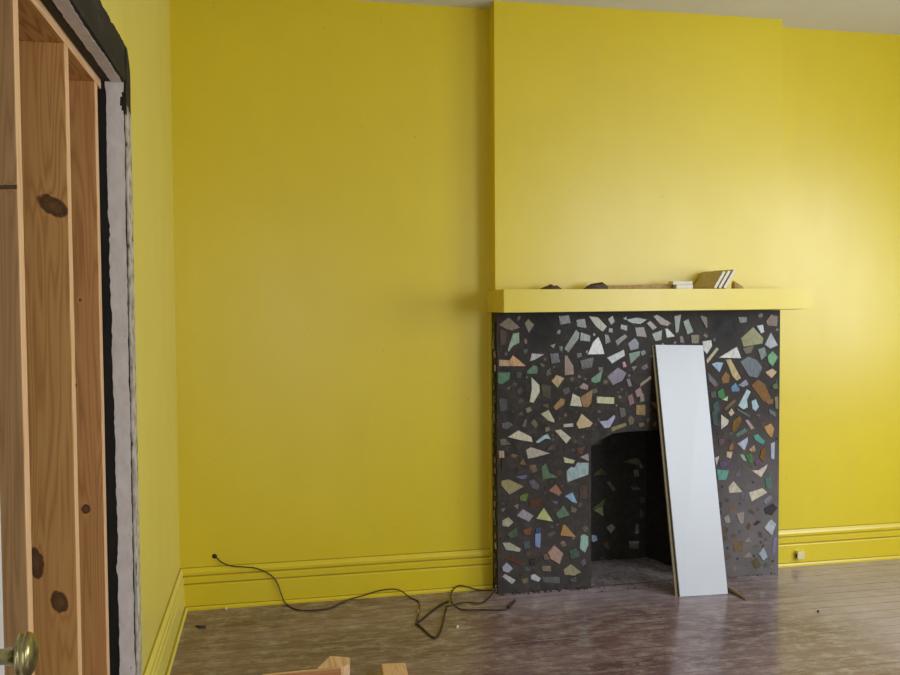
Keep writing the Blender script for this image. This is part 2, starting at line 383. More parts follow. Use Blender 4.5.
# ------------------------------------------------------------------ new stud partition beyond the doorway
XS = -.064
PZ = 1.990
def stud_y(px): return on(px, 300, 0, XS).y
PINE = ((190, 128, 70), (222, 162, 94), (234, 180, 112)); EDGE = ((222, 170, 122), (240, 196, 152), (246, 208, 168))  # edge tones are paler: the side light on them is put into the wood
def face_pt(px, py, y): q = on(px, py, 1, y); return q
def make_stud(px0, w, label, knots, tone):
    y0 = stud_y(px0); y1 = y0+w
    ks = []
    tone = [tuple(int(q+(m-q)*.35) for q, m in zip(t_, tone[1])) for t_ in tone]
    for (kx, ky, rx, rz, an) in knots:
        q = face_pt(kx, ky, y0); ks.append((q.x, y0, q.z, rx, rz, an))
    fm = wood_mat('pine_face', *tone, knots=ks); em = wood_mat('pine_edge', *EDGE)
    bm = B(); box(bm, XS-.14, XS, y0, y1, 0.038, PZ, 0, .0025)
    bm.faces.ensure_lookup_table()
    for f in bm.faces:
        f.normal_update()
        if abs(f.normal.x) > .6 and f.calc_center_median().x > XS-.02: f.material_index = 1
    return tag(obj('wall_stud', bm, [fm, em]), label, 'stud', 'pine studs in the doorway', 'thing')
make_stud(20.3, .038, 'nearest pine stud, cut off by the left picture edge, beside the door knob', [(10, 187, .040, .0045, .05)],
          ((168, 120, 74), (198, 150, 98), (210, 164, 112)))
make_stud(70.3, .040, 'middle pine stud with three large dark knots', [(53, 206, .040, .022, -.55), (36, 563, .018, .040, .1), (59.5, 602, .020, .029, .25)], PINE)
make_stud(99.3, .040, 'farthest pine stud, narrow, right beside the dark door lining', [(86, 509, .012, .014, 0), (80, 300, .004, .005, 0), (76, 385, .003, .006, 0)],
          ((184, 122, 68), (214, 152, 90), (226, 168, 106)))
bm = B(); box(bm, XS-.14, XS, NJ-.2, ZJ-.016, PZ, PZ+.034, 0, .002)
for f in bm.faces:
    f.normal_update()
    if f.normal.x > .6: f.material_index = 1
tag(obj('top_plate', bm, [wood_mat('pine_plate_face', *PINE, axis='Y'), wood_mat('pine_plate_edge', *EDGE, axis='Y')]),
    'horizontal pine plate across the tops of the wall studs', 'stud plate', None, 'thing')
bm = B(); box(bm, XS-.14, XS, NJ-.2, ZJ-.016, 0, .038, 0, .002)
tag(obj('bottom_plate', bm, wood_mat('pine_sole_face', *PINE, axis='Y')), 'pine plate on the floor under the wall studs', 'stud plate', None, 'thing')
# ------------------------------------------------------------------ open white door with brass knob at the left edge
kc = O+ray(26.5, 655)*1.06
DX = kc.x-.052; DY = on(3.2, 600, 0, DX).y
bm = B(); box(bm, DX-.035, DX, DY-.76, DY, .012, 1.98, 0, .002)
for (z0, z1) in ((.22, .85), (1.05, 1.82)):                     # two sunk panels with a raised bead
    for (y0, y1) in ((DY-.64, DY-.42), (DY-.34, DY-.14)):
        for (a, b, c, d) in ((y0, y1, z0, z0+.02), (y0, y1, z1-.02, z1), (y0, y0+.02, z0, z1), (y1-.02, y1, z0, z1)):
            box(bm, DX-.001, DX+.006, a, b, c, d, 0, .002)
door = obj('door_1', bm, M['white_door'], kind=S)
bm = B()
lathe(bm, [(.004, .0105), (.012, .0105), (.026, .0095), (.030, .012), (.0325, .021), (.035, .0262), (.039, .0275), (.0415, .0265), (.043, .0245),
           (.0455, .0262), (.050, .0272), (.056, .0255), (.061, .021), (.0645, .0145), (.066, .008), (.0664, .0004)], (DX, kc.y, kc.z), (1, 0, 0), 40)
for v in bm.verts:
    d_ = v.co.x-DX
    if d_ > .030: v.co.x = DX+.041+(d_-.030)*.62
    elif d_ > .02: v.co.x = DX+.026+(d_-.026)*3.75 if d_ > .026 else v.co.x
kn = obj('door_knob', bm, M['brass'], door); kn['label'] = 'aged brass round knob'
bm = B(); lathe(bm, [(0, .027), (.003, .0275), (.006, .025), (.008, .013)], (DX, kc.y, kc.z), (1, 0, 0), 40); obj('rosette', bm, M['brass'], kn)
# ------------------------------------------------------------------ fireplace
fire = empty('fireplace', ((XL+XR)/2, YF, 0)); tag(fire, 'dark mosaic fireplace of broken glass under a yellow mantel shelf', 'fireplace')
xa = on(497.5, 290, 1, MY)
bm = B(); mxl, mxr = min(on(503.5, 300, 1, MY).x, XL-.006), on(813, 300, 1, MY).x
vs = box(bm, mxl, mxr, MY, YF, MB_, MT)
# the shelf returns along both sides of the breast to the wall
for v in bm.verts:
    if v.co.y < MY+.01 and v.co.x > 2 and v.co.z < 1.35: v.co.z += .006
box(bm, mxl, XL-.0005, YF, YB, MB_, MT)
bmesh.ops.bevel(bm, geom=list(bm.edges), offset=.0025, segments=2, affect='EDGES')
obj('mantel_shelf', bm, M['yellow_trim'], fire)
# surround slab with opening
OL = on(591, 500, 1, YF).x; OR = XL+XR-OL+.01
def zz_(px, py): return on(px, py, 1, YF).z
zl, zm = zz_(591, 446), zz_(640, 431)
top = [(OL, zl), (OL+.05, zl+.028), (OL+.11, zm-.008), ((OL+OR)/2-.08, zm), ((OL+OR)/2+.08, zm), (OR-.10, zm-.01), (OR-.04, zm-.03), (OR, zl)]
outer = [(XL, 0), (XL, MB_-.001), (XR, MB_-.001), (XR, 0), (OR, 0)]
poly = outer+top[::-1]+[(OL, 0)]
bm = B()
cl = bm.loops.layers.float_color.new('shard')
# keep concave outline robust: build as three blocks sharing edges
def slab(pts): prism(bm, [(x, YF, z) for x, z in pts], (0, SD, 0))
XS0 = 1.4335
slab([(XS0, 0), (OL, 0), (OL, zl), (XS0, zl)]); slab([(OR, 0), (XR, 0), (XR, zl), (OR, zl)])
slab([(XS0, zl)]+top+[(XR, zl), (XR, MB_-.001), (XS0, MB_-.001)])
bmesh.ops.recalc_face_normals(bm, faces=bm.faces)
SH = {}
SH['A'] = (480, 300, [
 ([(105,140),(160,95),(225,155),(180,172),(150,165)],(130,115,100)),([(248,130),(270,105),(305,140),(275,188)],(120,105,80)),
 ([(185,188),(220,182),(222,240),(185,258),(160,293),(155,280)],(150,175,160)),([(105,335),(165,338),(172,372),(105,372)],(190,160,130)),([(165,338),(185,310),(260,372),(172,372)],(210,165,125)),
 ([(290,300),(360,305),(310,335),(280,345)],(190,190,205)),([(262,400),(300,365),(325,375),(322,415),(265,415)],(85,125,100)),
 ([(98,408),(170,405),(165,445),(125,475),(100,470)],(85,130,105)),([(288,432),(335,480),(335,520),(300,580),(278,575),(290,500)],(208,208,192)),
 ([(400,455),(430,420),(475,440),(435,495)],(190,165,125)),([(410,600),(455,550),(480,560),(470,590),(425,622)],(160,125,80)),
 ([(340,640),(385,617),(418,675),(418,690),(385,680)],(195,190,165)),([(470,275),(540,165),(560,185),(555,215),(495,298)],(112,117,102)),
 ([(565,180),(620,200),(618,235),(560,228)],(125,130,120)),([(610,90),(660,95),(715,150),(690,180),(650,150)],(150,140,95)),
 ([(603,308),(635,235),(665,205),(685,250),(700,305)],(228,228,232)),([(712,325),(810,278),(815,312),(740,358)],(198,202,208)),
 ([(830,245),(870,212),(895,240),(890,275),(845,285)],(95,95,105)),([(835,300),(900,285),(900,310),(845,362)],(90,120,95)),
 ([(820,110),(880,98),(940,110),(905,135),(850,130)],(115,125,105)),([(475,310),(490,312),(525,370),(528,420),(475,425)],(150,120,110)),
 ([(625,440),(690,395),(675,460),(650,468),(625,460)],(95,145,115)),([(712,430),(775,378),(825,410),(800,455),(745,480)],(130,115,140)),
 ([(800,350),(815,345),(825,375),(805,380)],(190,120,140)),([(555,490),(580,465),(610,480),(605,505),(570,500)],(160,135,130)),
 ([(520,525),(560,545),(575,600),(505,595)],(208,203,185)),([(562,545),(635,500),(625,580),(605,605),(576,600)],(155,115,75)),
 ([(655,542),(755,548),(755,585),(655,580)],(208,203,168)),([(830,540),(855,528),(868,580),(840,595)],(140,100,110)),
 ([(870,510),(900,490),(920,540),(880,545)],(160,120,130)),([(875,590),(930,588),(930,650),(875,645)],(150,125,75)),
 ([(390,300),(440,295),(450,350),(400,360)],(75,75,85)),([(105,550),(150,555),(155,620),(110,630)],(75,75,90)),
 ([(820,445),(840,440),(855,485),(835,490)],(120,105,125)),([(540,110),(590,105),(600,160),(545,150)],(75,60,45)),
 ([(700,190),(720,195),(735,235),(705,250)],(80,60,60)),([(760,230),(815,190),(830,205),(770,260)],(75,50,40)),([(870,155),(920,150),(940,210),(880,205)],(100,80,45)),
 ([(440,90),(500,85),(510,130),(450,140)],(62,56,48)),([(110,160),(150,175),(145,250),(112,260)],(62,42,40)),([(200,400),(235,405),(230,440),(205,440)],(62,64,68)),
 ([(370,400),(395,380),(400,420),(372,430)],(70,60,42)),([(560,340),(640,320),(630,380),(570,390)],(58,48,44)),([(340,470),(400,480),(390,560),(350,540)],(64,54,40))])
SH['C'] = (480, 400, [
 ([(120,130),(160,120),(190,140),(150,165),(125,160)],(95,95,105)),([(235,150),(250,105),(265,110),(255,155)],(100,100,105)),
 ([(155,208),(215,170),(290,208),(297,237),(225,225)],(218,208,188)),([(310,237),(355,200),(380,190),(398,220),(370,215),(325,243)],(165,200,210)),
 ([(418,170),(455,165),(512,213),(485,247)],(205,200,180)),([(468,135),(525,130),(525,150),(468,153)],(190,190,180)),
 ([(735,155),(820,125),(825,143),(740,178)],(140,130,90)),([(258,280),(285,265),(395,300),(300,325),(268,330)],(188,178,168)),
 ([(110,220),(140,215),(175,250),(115,255)],(105,105,95)),([(105,285),(135,285),(138,325),(108,325)],(185,155,140)),
 ([(345,375),(370,355),(390,410),(440,435),(350,448)],(90,120,95)),([(468,320),(535,340),(525,358),(475,352)],(205,200,165)),
 ([(560,320),(610,300),(612,345)],(165,155,160)),([(485,400),(510,375),(530,380),(545,352),(612,352),(610,420),(540,445),(490,465)],(160,185,190)),
 ([(195,432),(260,420),(265,435),(240,447)],(110,115,150)),([(270,455),(300,445),(335,480),(325,505),(290,495)],(100,95,110)),
 ([(118,455),(160,445),(247,487),(165,533),(118,480)],(160,150,110)),([(385,510),(425,472),(460,520),(445,540)],(165,115,95)),
 ([(222,540),(245,525),(272,525),(262,570),(225,568)],(100,125,60)),([(475,540),(520,518),(548,582),(520,575)],(140,175,215)),
 ([(570,75),(635,130),(620,150),(555,162),(540,135)],(205,185,148)),([(668,120),(715,115),(755,82),(762,95),(730,155),(700,160)],(175,175,212)),
 ([(780,40),(815,45),(820,90),(790,100)],(88,88,95)),([(120,330),(150,340),(150,400),(120,395)],(58,48,36)),([(160,330),(180,330),(182,400),(165,400)],(78,66,50)),
 ([(270,560),(350,545),(345,600),(280,605)],(84,48,34)),([(545,270),(590,260),(575,310),(550,300)],(90,52,48)),([(555,480),(600,470),(605,560),(560,555)],(74,48,36)),
 ([(440,480),(470,470),(465,505)],(90,60,46))])
SH['E'] = (480, 500, [
 ([(205,88),(240,50),(302,88),(275,123)],(168,158,172)),([(315,105),(358,42),(412,122)],(192,197,132)),([(425,75),(470,30),(505,85),(440,105)],(90,120,95)),
 ([(125,115),(160,95),(188,125),(160,152),(125,145)],(190,180,160)),([(150,190),(205,150),(215,205),(165,215)],(75,100,75)),
 ([(240,165),(290,150),(285,195),(250,195)],(125,80,55)),([(125,240),(165,238),(230,275),(225,292),(145,280)],(190,185,170)),
 ([(308,190),(342,185),(338,270),(310,262)],(135,155,205)),([(312,158),(345,150),(342,183),(310,188)],(60,80,120)),([(450,200),(465,137),(480,140),(540,208)],(178,132,70)),
 ([(565,200),(585,190),(608,205),(610,250),(590,298),(560,275)],(150,185,175)),([(380,295),(415,252),(468,300),(448,362),(395,330)],(178,142,128)),
 ([(140,330),(175,315),(245,350),(235,370)],(95,60,45)),([(125,375),(150,350),(185,385),(160,410),(130,400)],(178,178,202)),
 ([(125,430),(140,415),(200,450),(180,475)],(195,195,200)),([(285,425),(305,415),(342,440),(330,460),(285,445)],(198,203,212)),
 ([(345,370),(400,370),(400,402),(350,400)],(130,120,95)),([(345,430),(450,430),(450,470),(350,465)],(85,85,85)),
 ([(468,390),(510,360),(570,405),(530,425),(475,420)],(152,142,102)),([(230,445),(270,435),(268,465),(240,470)],(120,110,80)),
 ([(500,285),(540,265),(565,315),(510,335)],(40,70,50)),([(275,335),(315,330),(310,370),(280,370)],(35,25,40)),([(240,235),(280,230),(285,270),(250,275)],(85,95,105)),
 ([(500,440),(540,430),(545,460),(510,465)],(50,46,46)),([(355,305),(378,298),(392,335),(360,335)],(110,88,74))])
SH['B'] = (640, 300, [
 ([(0,95),(50,90),(20,135),(-10,135)],(110,110,90)),([(70,90),(95,82),(175,130),(155,148),(115,140)],(125,95,65)),([(35,130),(55,115),(95,155),(70,170)],(125,105,90)),
 ([(190,90),(230,80),(215,180),(200,190)],(130,140,125)),([(240,120),(270,105),(300,180),(265,195)],(130,145,130)),([(335,85),(375,95),(378,155),(372,160),(345,110)],(105,80,50)),
 ([(333,120),(342,115),(370,162),(340,168)],(215,215,205)),([(-20,175),(30,160),(65,245),(40,260),(0,210)],(110,85,45)),([(65,190),(125,168),(120,225),(85,232)],(130,140,120)),
 ([(140,160),(155,160),(197,205),(150,213)],(200,200,200)),([(285,195),(335,195),(330,245),(290,245)],(115,95,75)),([(220,200),(240,205),(250,245),(225,240)],(100,60,60)),
 ([(350,232),(400,225),(405,260),(375,305),(355,280)],(215,215,215)),([(430,265),(443,275),(378,358),(370,340)],(190,185,150)),([(440,325),(545,262),(570,328)],(225,228,230)),
 ([(550,95),(600,95),(600,125),(560,130)],(115,130,135)),([(565,215),(635,150),(695,215),(690,245),(580,265)],(150,150,110)),([(655,145),(690,138),(698,180),(680,188)],(205,215,230)),
 ([(700,250),(735,180),(775,255),(730,275)],(175,180,195)),([(705,120),(735,80),(775,90),(770,150),(715,145)],(115,85,65)),([(575,272),(640,252),(625,296),(590,305)],(100,90,85)),
 ([(560,345),(605,315),(655,335),(690,380),(660,440),(610,430)],(105,115,130)),([(660,275),(700,265),(712,310),(680,340)],(115,135,135)),
 ([(715,315),(745,285),(775,320),(745,375),(720,350)],(110,170,130)),([(400,360),(430,348),(468,352),(445,408)],(165,190,220)),
 ([(482,335),(510,332),(568,440),(545,455),(520,430)],(198,178,132)),([(455,440),(480,400),(505,425),(500,465),(465,470)],(140,95,50)),
 ([(380,405),(430,460),(440,480),(420,490),(385,450)],(110,105,115)),([(705,405),(745,385),(770,405),(740,440),(715,420)],(205,175,145)),
 ([(625,480),(660,445),(700,470),(740,560),(720,585),(690,570)],(130,85,40)),([(510,490),(535,465),(560,500),(555,515),(515,515)],(100,140,185)),
 ([(550,480),(595,445),(610,475),(580,490)],(150,150,180)),([(435,515),(465,495),(480,545),(465,560),(438,545)],(50,135,75)),([(460,560),(495,540),(490,568)],(190,215,180)),
 ([(550,595),(600,500),(622,515),(600,560),(605,605),(580,617)],(188,213,223)),([(625,570),(650,555),(668,600),(650,627),(630,610)],(172,202,217)),
 ([(470,610),(530,553),(540,570),(480,625)],(115,90,70)),([(495,635),(515,608),(530,635),(510,655)],(205,185,160)),([(540,605),(620,650),(610,660),(545,620)],(100,100,110)),
 ([(740,480),(770,460),(775,500),(750,500)],(85,105,75)),([(755,545),(775,540),(775,615),(760,610)],(130,130,100)),([(720,610),(760,630),(765,660),(730,640)],(105,115,125)),
 ([(0,470),(60,425),(65,440),(0,490)],(150,140,115)),([(0,290),(25,280),(35,300),(10,315)],(85,100,85)),([(0,540),(20,525),(25,570),(0,575)],(130,130,115)),
 ([(405,590),(440,560),(450,620),(420,660)],(56,82,84)),([(395,520),(425,510),(430,550),(398,550)],(70,74,84))])
SH['D'] = (640, 400, [
 ([(455,80),(500,115),(490,140),(455,165)],(213,208,198)),([(520,120),(560,85),(575,110),(545,165),(515,190)],(120,85,35)),([(590,115),(605,108),(645,160),(625,168)],(175,150,150)),
 ([(695,150),(735,130),(755,160),(740,215),(715,190)],(195,150,100)),([(530,195),(590,155),(605,175),(545,210)],(95,120,110)),([(635,200),(660,190),(705,235),(690,252),(645,225)],(85,160,145)),
 ([(547,245),(605,208),(605,235),(585,285)],(190,195,220)),([(440,220),(475,215),(470,250),(445,255)],(115,75,95)),([(497,265),(520,230),(525,275),(503,287)],(150,105,60)),
 ([(485,290),(520,290),(510,330),(485,320)],(205,185,160)),([(610,280),(640,250),(650,285),(625,293)],(180,150,125)),([(680,280),(700,260),(710,310),(690,350),(670,325)],(130,85,35)),
 ([(735,245),(758,235),(755,335),(737,330)],(185,195,215)),([(560,305),(583,305),(600,345),(580,340)],(150,185,165)),([(590,310),(625,297),(640,340),(620,360)],(75,120,70)),
 ([(420,325),(445,315),(430,370)],(200,200,200)),([(430,390),(500,395),(485,450),(438,450)],(100,165,150)),([(445,350),(500,335),(515,380),(450,380)],(95,80,110)),
 ([(625,395),(665,395),(718,360),(710,385),(680,435)],(218,208,193)),([(495,490),(525,455),(577,518),(500,523)],(208,198,178)),([(610,520),(690,495),(715,520),(625,572)],(218,208,188)),
 ([(700,440),(735,430),(740,500),(710,500)],(85,125,110)),([(748,400),(765,395),(765,525),(752,505)],(145,145,115)),([(690,565),(730,530),(745,550),(705,590)],(135,130,150)),
 ([(695,610),(745,580),(775,605),(740,650),(705,640)],(50,48,58)),([(640,340),(665,330),(680,370),(650,370)],(110,80,110)),([(705,-5),(750,-5),(745,20),(715,25)],(140,100,75)),
 ([(440,40),(460,60),(455,75),(430,80)],(70,90,90)),([(400,60),(430,70),(440,150),(410,140)],(52,80,84))])
SH['F'] = (640, 500, [
 ([(695,155),(735,105),(765,135),(740,200)],(190,200,210)),([(665,300),(695,265),(718,320),(690,340)],(170,185,200)),([(740,310),(750,220),(768,200),(765,290)],(135,125,165)),
 ([(520,240),(580,230),(575,295),(530,290)],(125,100,70)),([(585,235),(610,205),(625,235)],(160,150,145)),([(575,320),(610,290),(630,315),(600,325)],(155,145,135)),
 ([(625,350),(655,325),(685,370),(650,390)],(95,85,55)),([(635,135),(660,115),(682,120),(650,145)],(55,50,55)),([(720,375),(750,360),(745,385)],(130,125,110)),
 ([(470,100),(495,80),(510,125),(480,130)],(165,160,155)),([(540,75),(585,65),(580,135),(560,130)],(165,150,150))])
IN = [('C',[(710,270),(745,195),(795,190),(760,245)],(60,58,52)),('C',[(630,425),(680,378),(720,420)],(75,70,40)),('C',[(800,348),(880,325),(900,340),(900,375),(870,360)],(95,90,75)),
 ('C',[(710,460),(730,455),(765,505),(750,515)],(95,95,90)),('C',[(628,615),(710,545),(690,600)],(85,95,60)),('C',[(640,620),(690,590),(695,655)],(120,125,90)),
 ('C',[(735,300),(780,290),(790,320)],(50,40,38)),('C',[(720,360),(745,350),(755,375)],(70,30,40)),('E',[(710,155),(740,133),(762,155),(735,188)],(130,125,115)),
 ('E',[(628,195),(655,200),(660,225),(640,238),(628,230)],(140,160,180)),('E',[(835,230),(895,230),(890,275),(840,275)],(90,75,65)),('E',[(685,245),(715,235),(735,280),(700,270)],(80,70,60)),
 ('E',[(670,320),(700,315),(705,345),(680,345)],(70,65,60)),('C',[(610,225),(690,205),(690,245),(640,255)],(60,58,45)),
 ('C',[(860,395),(890,390),(895,430),(870,430)],(100,96,86)),('C',[(850,490),(890,485),(900,505),(860,505)],(60,58,54)),('E',[(875,140),(890,130),(895,190),(870,190)],(70,70,72)),
 ('D',[(0,345),(20,380),(0,385)],(110,106,96)),('D',[(25,380),(45,355),(70,370),(50,385)],(84,80,72)),('D',[(50,530),(100,520),(110,550),(70,555)],(52,50,46)),('D',[(0,545),(30,545),(25,580),(0,580)],(70,66,60)),
 ('D',[(0,610),(25,630),(20,660),(0,665)],(66,66,74)),('F',[(85,275),(120,265),(130,300),(100,305)],(48,44,42))]
def shard(bm, lay, pts, rgb, lift, mi, y):
    """a flat broken piece bedded in the mortar, its rim a little below its face"""
    c = Vector((sum(p[0] for p in pts)/len(pts), sum(p[1] for p in pts)/len(pts)))
    a = [bm.verts.new((p[0], y, p[1])) for p in pts]
    b = [bm.verts.new((c.x+(p[0]-c.x)*.95, y-lift, c.y+(p[1]-c.y)*.95)) for p in pts]
    n = len(pts); col = lin(rgb)
    fs = [bm.faces.new(b)]
    for i in range(n): fs.append(bm.faces.new((a[i], a[(i+1) % n], b[(i+1) % n], b[i])))
    for f in fs:
        f.material_index = mi
        for lp in f.loops: lp[lay] = col
used = []
def circ(pts):
    cx = sum(p[0] for p in pts)/len(pts); cz = sum(p[1] for p in pts)/len(pts)
    return cx, cz, sum(math.hypot(p[0]-cx, p[1]-cz) for p in pts)/len(pts)
for key, (ox, oy, lst) in SH.items():
    for pts, rgb in lst:
        q = [on(ox+x/5.625, oy+y/5.625, 1, YF) for x, y in pts]; q = [(min(max(v.x, XS0+.003), XR-.004), max(v.z, .012)) for v in q]
        k = circ(q)
        if any(math.hypot(k[0]-a, k[1]-b) < .6*min(k[2]+c, 2*c) for a, b, c in used): continue
        shard(bm, cl, q, rgb, .0025+.00011*(len(used) % 17), 1, YF+.0004); used.append(k)
dark_pts = [on(540, 330, 1, YF), on(725, 326, 1, YF)]
dk = [(66, 56, 52), (58, 52, 60), (62, 44, 38), (52, 56, 50), (78, 66, 54), (70, 62, 66), (54, 46, 46), (84, 74, 66), (60, 70, 66), (88, 70, 74), (104, 92, 80), (84, 96, 88), (110, 88, 70), (96, 96, 108)]
def fill(bm, lay, x0, x1, z0, z1, tries, ok, cols, y, mi, rmin=.008, rmax=.024, sd=5):
    r = random.Random(sd)
    for _ in range(tries):
        x, z, s = r.uniform(x0, x1), r.uniform(z0, z1), r.uniform(rmin, rmax)
        if not ok(x, z, s) or any(math.hypot(x-a, z-b) < (s+c)*1.02 for a, b, c in used): continue
        k = r.choice((3, 4, 4, 5)); a0 = r.uniform(0, 6.28); el = r.uniform(.55, 1); th = r.uniform(0, 3.14)
        pts = []
        for i in range(k):
            a = a0+2*math.pi*i/k+r.uniform(-.3, .3); u, v = s*math.cos(a), s*el*math.sin(a)
            pts.append((x+u*math.cos(th)-v*math.sin(th), z+u*math.sin(th)+v*math.cos(th)))
        shard(bm, lay, pts, r.choice(cols), .0012+.0005*r.random(), mi, y); used.append((x, z, s))
def in_front(x, z, s):
    if x-s < XS0+.003 or x+s > XR-.004 or z-s < .01 or z+s > MB_-.01: return False
    if OL-s-.003 < x < OR+s+.003 and z < zm+s+.006: return False
    return all(math.hypot(x-p.x, z-p.z) > .085 for p in dark_pts)
mid = [(112, 96, 80), (92, 104, 96), (124, 98, 76), (100, 98, 110), (96, 78, 62), (132, 122, 106), (80, 66, 56), (88, 70, 60), (74, 62, 66)]
fill(bm, cl, XL, XR, 0, MB_, 1500, in_front, mid, YF+.0003, 1, .015, .028, 11)
fill(bm, cl, XL, XR, 0, MB_, 3600, in_front, dk, YF+.0003, 1)
# behind the leaning board the glass goes on, in the same mix
lt = [(205, 200, 180), (150, 170, 160), (190, 160, 130), (120, 140, 120), (175, 175, 200)]
# slivers of glass on the left return of the slab
rs = random.Random(31)
for k in range(26):
    z = .03+k*.049+rs.uniform(-.01, .01); y = YF+rs.uniform(.012, .05); h = rs.uniform(.012, .026); w = rs.uniform(.006, .014)
    pts = [(y-w, z-h*.6), (y+w*.6, z-h), (y+w, z+h*.7), (y-w*.4, z+h)]
    a = [bm.verts.new((XL-.003, p[0], p[1])) for p in pts]; f = bm.faces.new(a); f.material_index = 1
    b = [bm.verts.new((XL+.002, p[0], p[1])) for p in pts]
    fs = [f]+[bm.faces.new((a[i], b[i], b[(i+1) % 4], a[(i+1) % 4])) for i in range(4)]
    col = lin(rs.choice([(96, 90, 70), (150, 140, 110), (70, 62, 58), (60, 66, 58), (120, 100, 84)]))
    for g in fs:
        g.material_index = 1
        for lp in g.loops: lp[cl] = col
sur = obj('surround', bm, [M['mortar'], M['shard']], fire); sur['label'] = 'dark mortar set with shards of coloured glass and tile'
# firebox: splayed sides, sooty back set with a few shards
FD = .34; bx0, bx1 = OL-.03, OR-.10; FT = zm+.12
bm = B(); lay = bm.loops.layers.float_color.new('shard')
yb_ = YF+FD; ym = YF+.002
def quad(*p): return bm.faces.new([bm.verts.new(v) for v in p])
quad((bx0, yb_, 0), (bx1, yb_, 0), (bx1, yb_, FT), (bx0, yb_, FT))
quad((OL-.005, YF+SD, 0), (bx0, yb_, 0), (bx0, yb_, FT), (OL-.005, YF+SD, FT))
quad((OR+.005, YF+SD, 0), (bx1, yb_, 0), (bx1, yb_, FT), (OR+.005, YF+SD, FT))
quad((OL-.005, YF+SD, FT), (bx0, yb_, FT), (bx1, yb_, FT), (OR+.005, YF+SD, FT))
for k, pts, rgb in IN:
    ox, oy = SH[k][0], SH[k][1]
    q = [on(ox+x/5.625, oy+y/5.625, 1, yb_-.001) for x, y in pts]
    q = [(v.x, v.z) for v in q]
    if max(p[0] for p in q) < bx1 and min(p[0] for p in q) > bx0 and min(p[1] for p in q) > .01: shard(bm, lay, q, rgb, .003, 1, yb_-.0005)
fb = obj('firebox', bm, [M['soot'], M['shard_sooty']], fire)
bm = B(); nx, ny = 26, 16; grid = []
rh = random.Random(2)
for j in range(ny):
    row = []
    for i in range(nx):
        u, v = i/(nx-1), j/(ny-1); x = (OL+.002)*(1-u)+(OR-.002)*u; y = YF+.005+(FD-.012)*v
        if v > .2: x = x*(1-(v-.2)*.0)+0
        x0_, x1_ = OL+.002+(bx0-OL)*max(0, v-.2)*1.2, OR-.002+(bx1-OR)*max(0, v-.2)*1.24
        x = x0_*(1-u)+x1_*u
        row.append(bm.verts.new((x, y, .004+.012*math.sin(v*2.4)*rh.uniform(.6, 1.2)+.010*v)))
    grid.append(row)
for j in range(ny-1):
    for i in range(nx-1):
        f = bm.faces.new((grid[j][i], grid[j][i+1], grid[j+1][i+1], grid[j+1][i])); f.smooth = True
obj('hearth', bm, M['ash'], fire)
# rubble along the foot of the fireplace
bm = B(); rr = random.Random(17)
def crumb(bm, x, y, s, z0=0):
    m = Matrix.Translation((x, y, z0+s*.55)) @ Matrix.Rotation(rr.uniform(0, 6), 4, (rr.random(), rr.random(), rr.random()+.1)) @ Matrix.Diagonal((s, s*rr.uniform(.6, 1), s*rr.uniform(.5, .8), 1))
    bmesh.ops.create_icosphere(bm, subdivisions=1, radius=1, matrix=m)
for _ in range(80): crumb(bm, rr.uniform(XL-.005, OL+.02), YF-rr.uniform(.004, .03)**1.0, rr.uniform(.002, .007))
for _ in range(28): crumb(bm, rr.uniform(OR+.05, XR), YF-rr.uniform(.004, .02), rr.uniform(.002, .005))
for _ in range(50): crumb(bm, rr.uniform(OL, OR-.1), YF-rr.uniform(-.06, .08), rr.uniform(.0015, .005))
tag(obj('mortar_crumbs', bm, M['crumb_dark']), 'dark mortar crumbs scattered along the foot of the fireplace', 'rubble', None, 'stuff')
# ------------------------------------------------------------------ white shelf board leaning on the fireplace
p0, p1 = on(680, 597, 2, 0), on(728, 594, 2, 0)
t0, t1 = on(655.5, 345, 1, YF-.012), on(703, 345.5, 1, YF-.012)
ux = (p1-p0); uz = ((t0+t1)-(p0+p1))*.5; nrm = ux.cross(uz).normalized()
if nrm.y < 0: nrm = -nrm
root = empty('shelf_board', (p0+p1)*.5); tag(root, 'long white board leaning upright against the fireplace opening', 'board')
bm = B(); fs = prism(bm, [p0, p1, t1, t0], nrm*.018)
bmesh.ops.translate(bm, verts=bm.verts, vec=(0, 0, .001)); bmesh.ops.bevel(bm, geom=list(bm.edges), offset=.0012, segments=2, affect='EDGES')
obj('panel', bm, M['melamine'], root)
ex = ux.normalized()
bm = B(); prism(bm, [p0-ex*.004+nrm*.006, p0-ex*.0002+nrm*.006, t0-ex*.0002+nrm*.006, t0-ex*.004+nrm*.006], nrm*.012)  # dark strip between the panel and the raw edge
bmesh.ops.translate(bm, verts=bm.verts, vec=(0, 0, .001)); o = obj('edge_groove', bm, M['dark_edge'], root); o['label'] = 'dark groove along the left edge'
bm = B(); q0, q1 = p0-ex*.016, t0-ex*.012
prism(bm, [q0+nrm*.012, p0-ex*.003+nrm*.012, t0-ex*.003+nrm*.012, q1+nrm*.012], nrm*.010)
bmesh.ops.translate(bm, verts=bm.verts, vec=(0, 0, .001)); o = obj('raw_edge', bm, M['chip_edge'], root); o['label'] = 'raw tan edge strip'
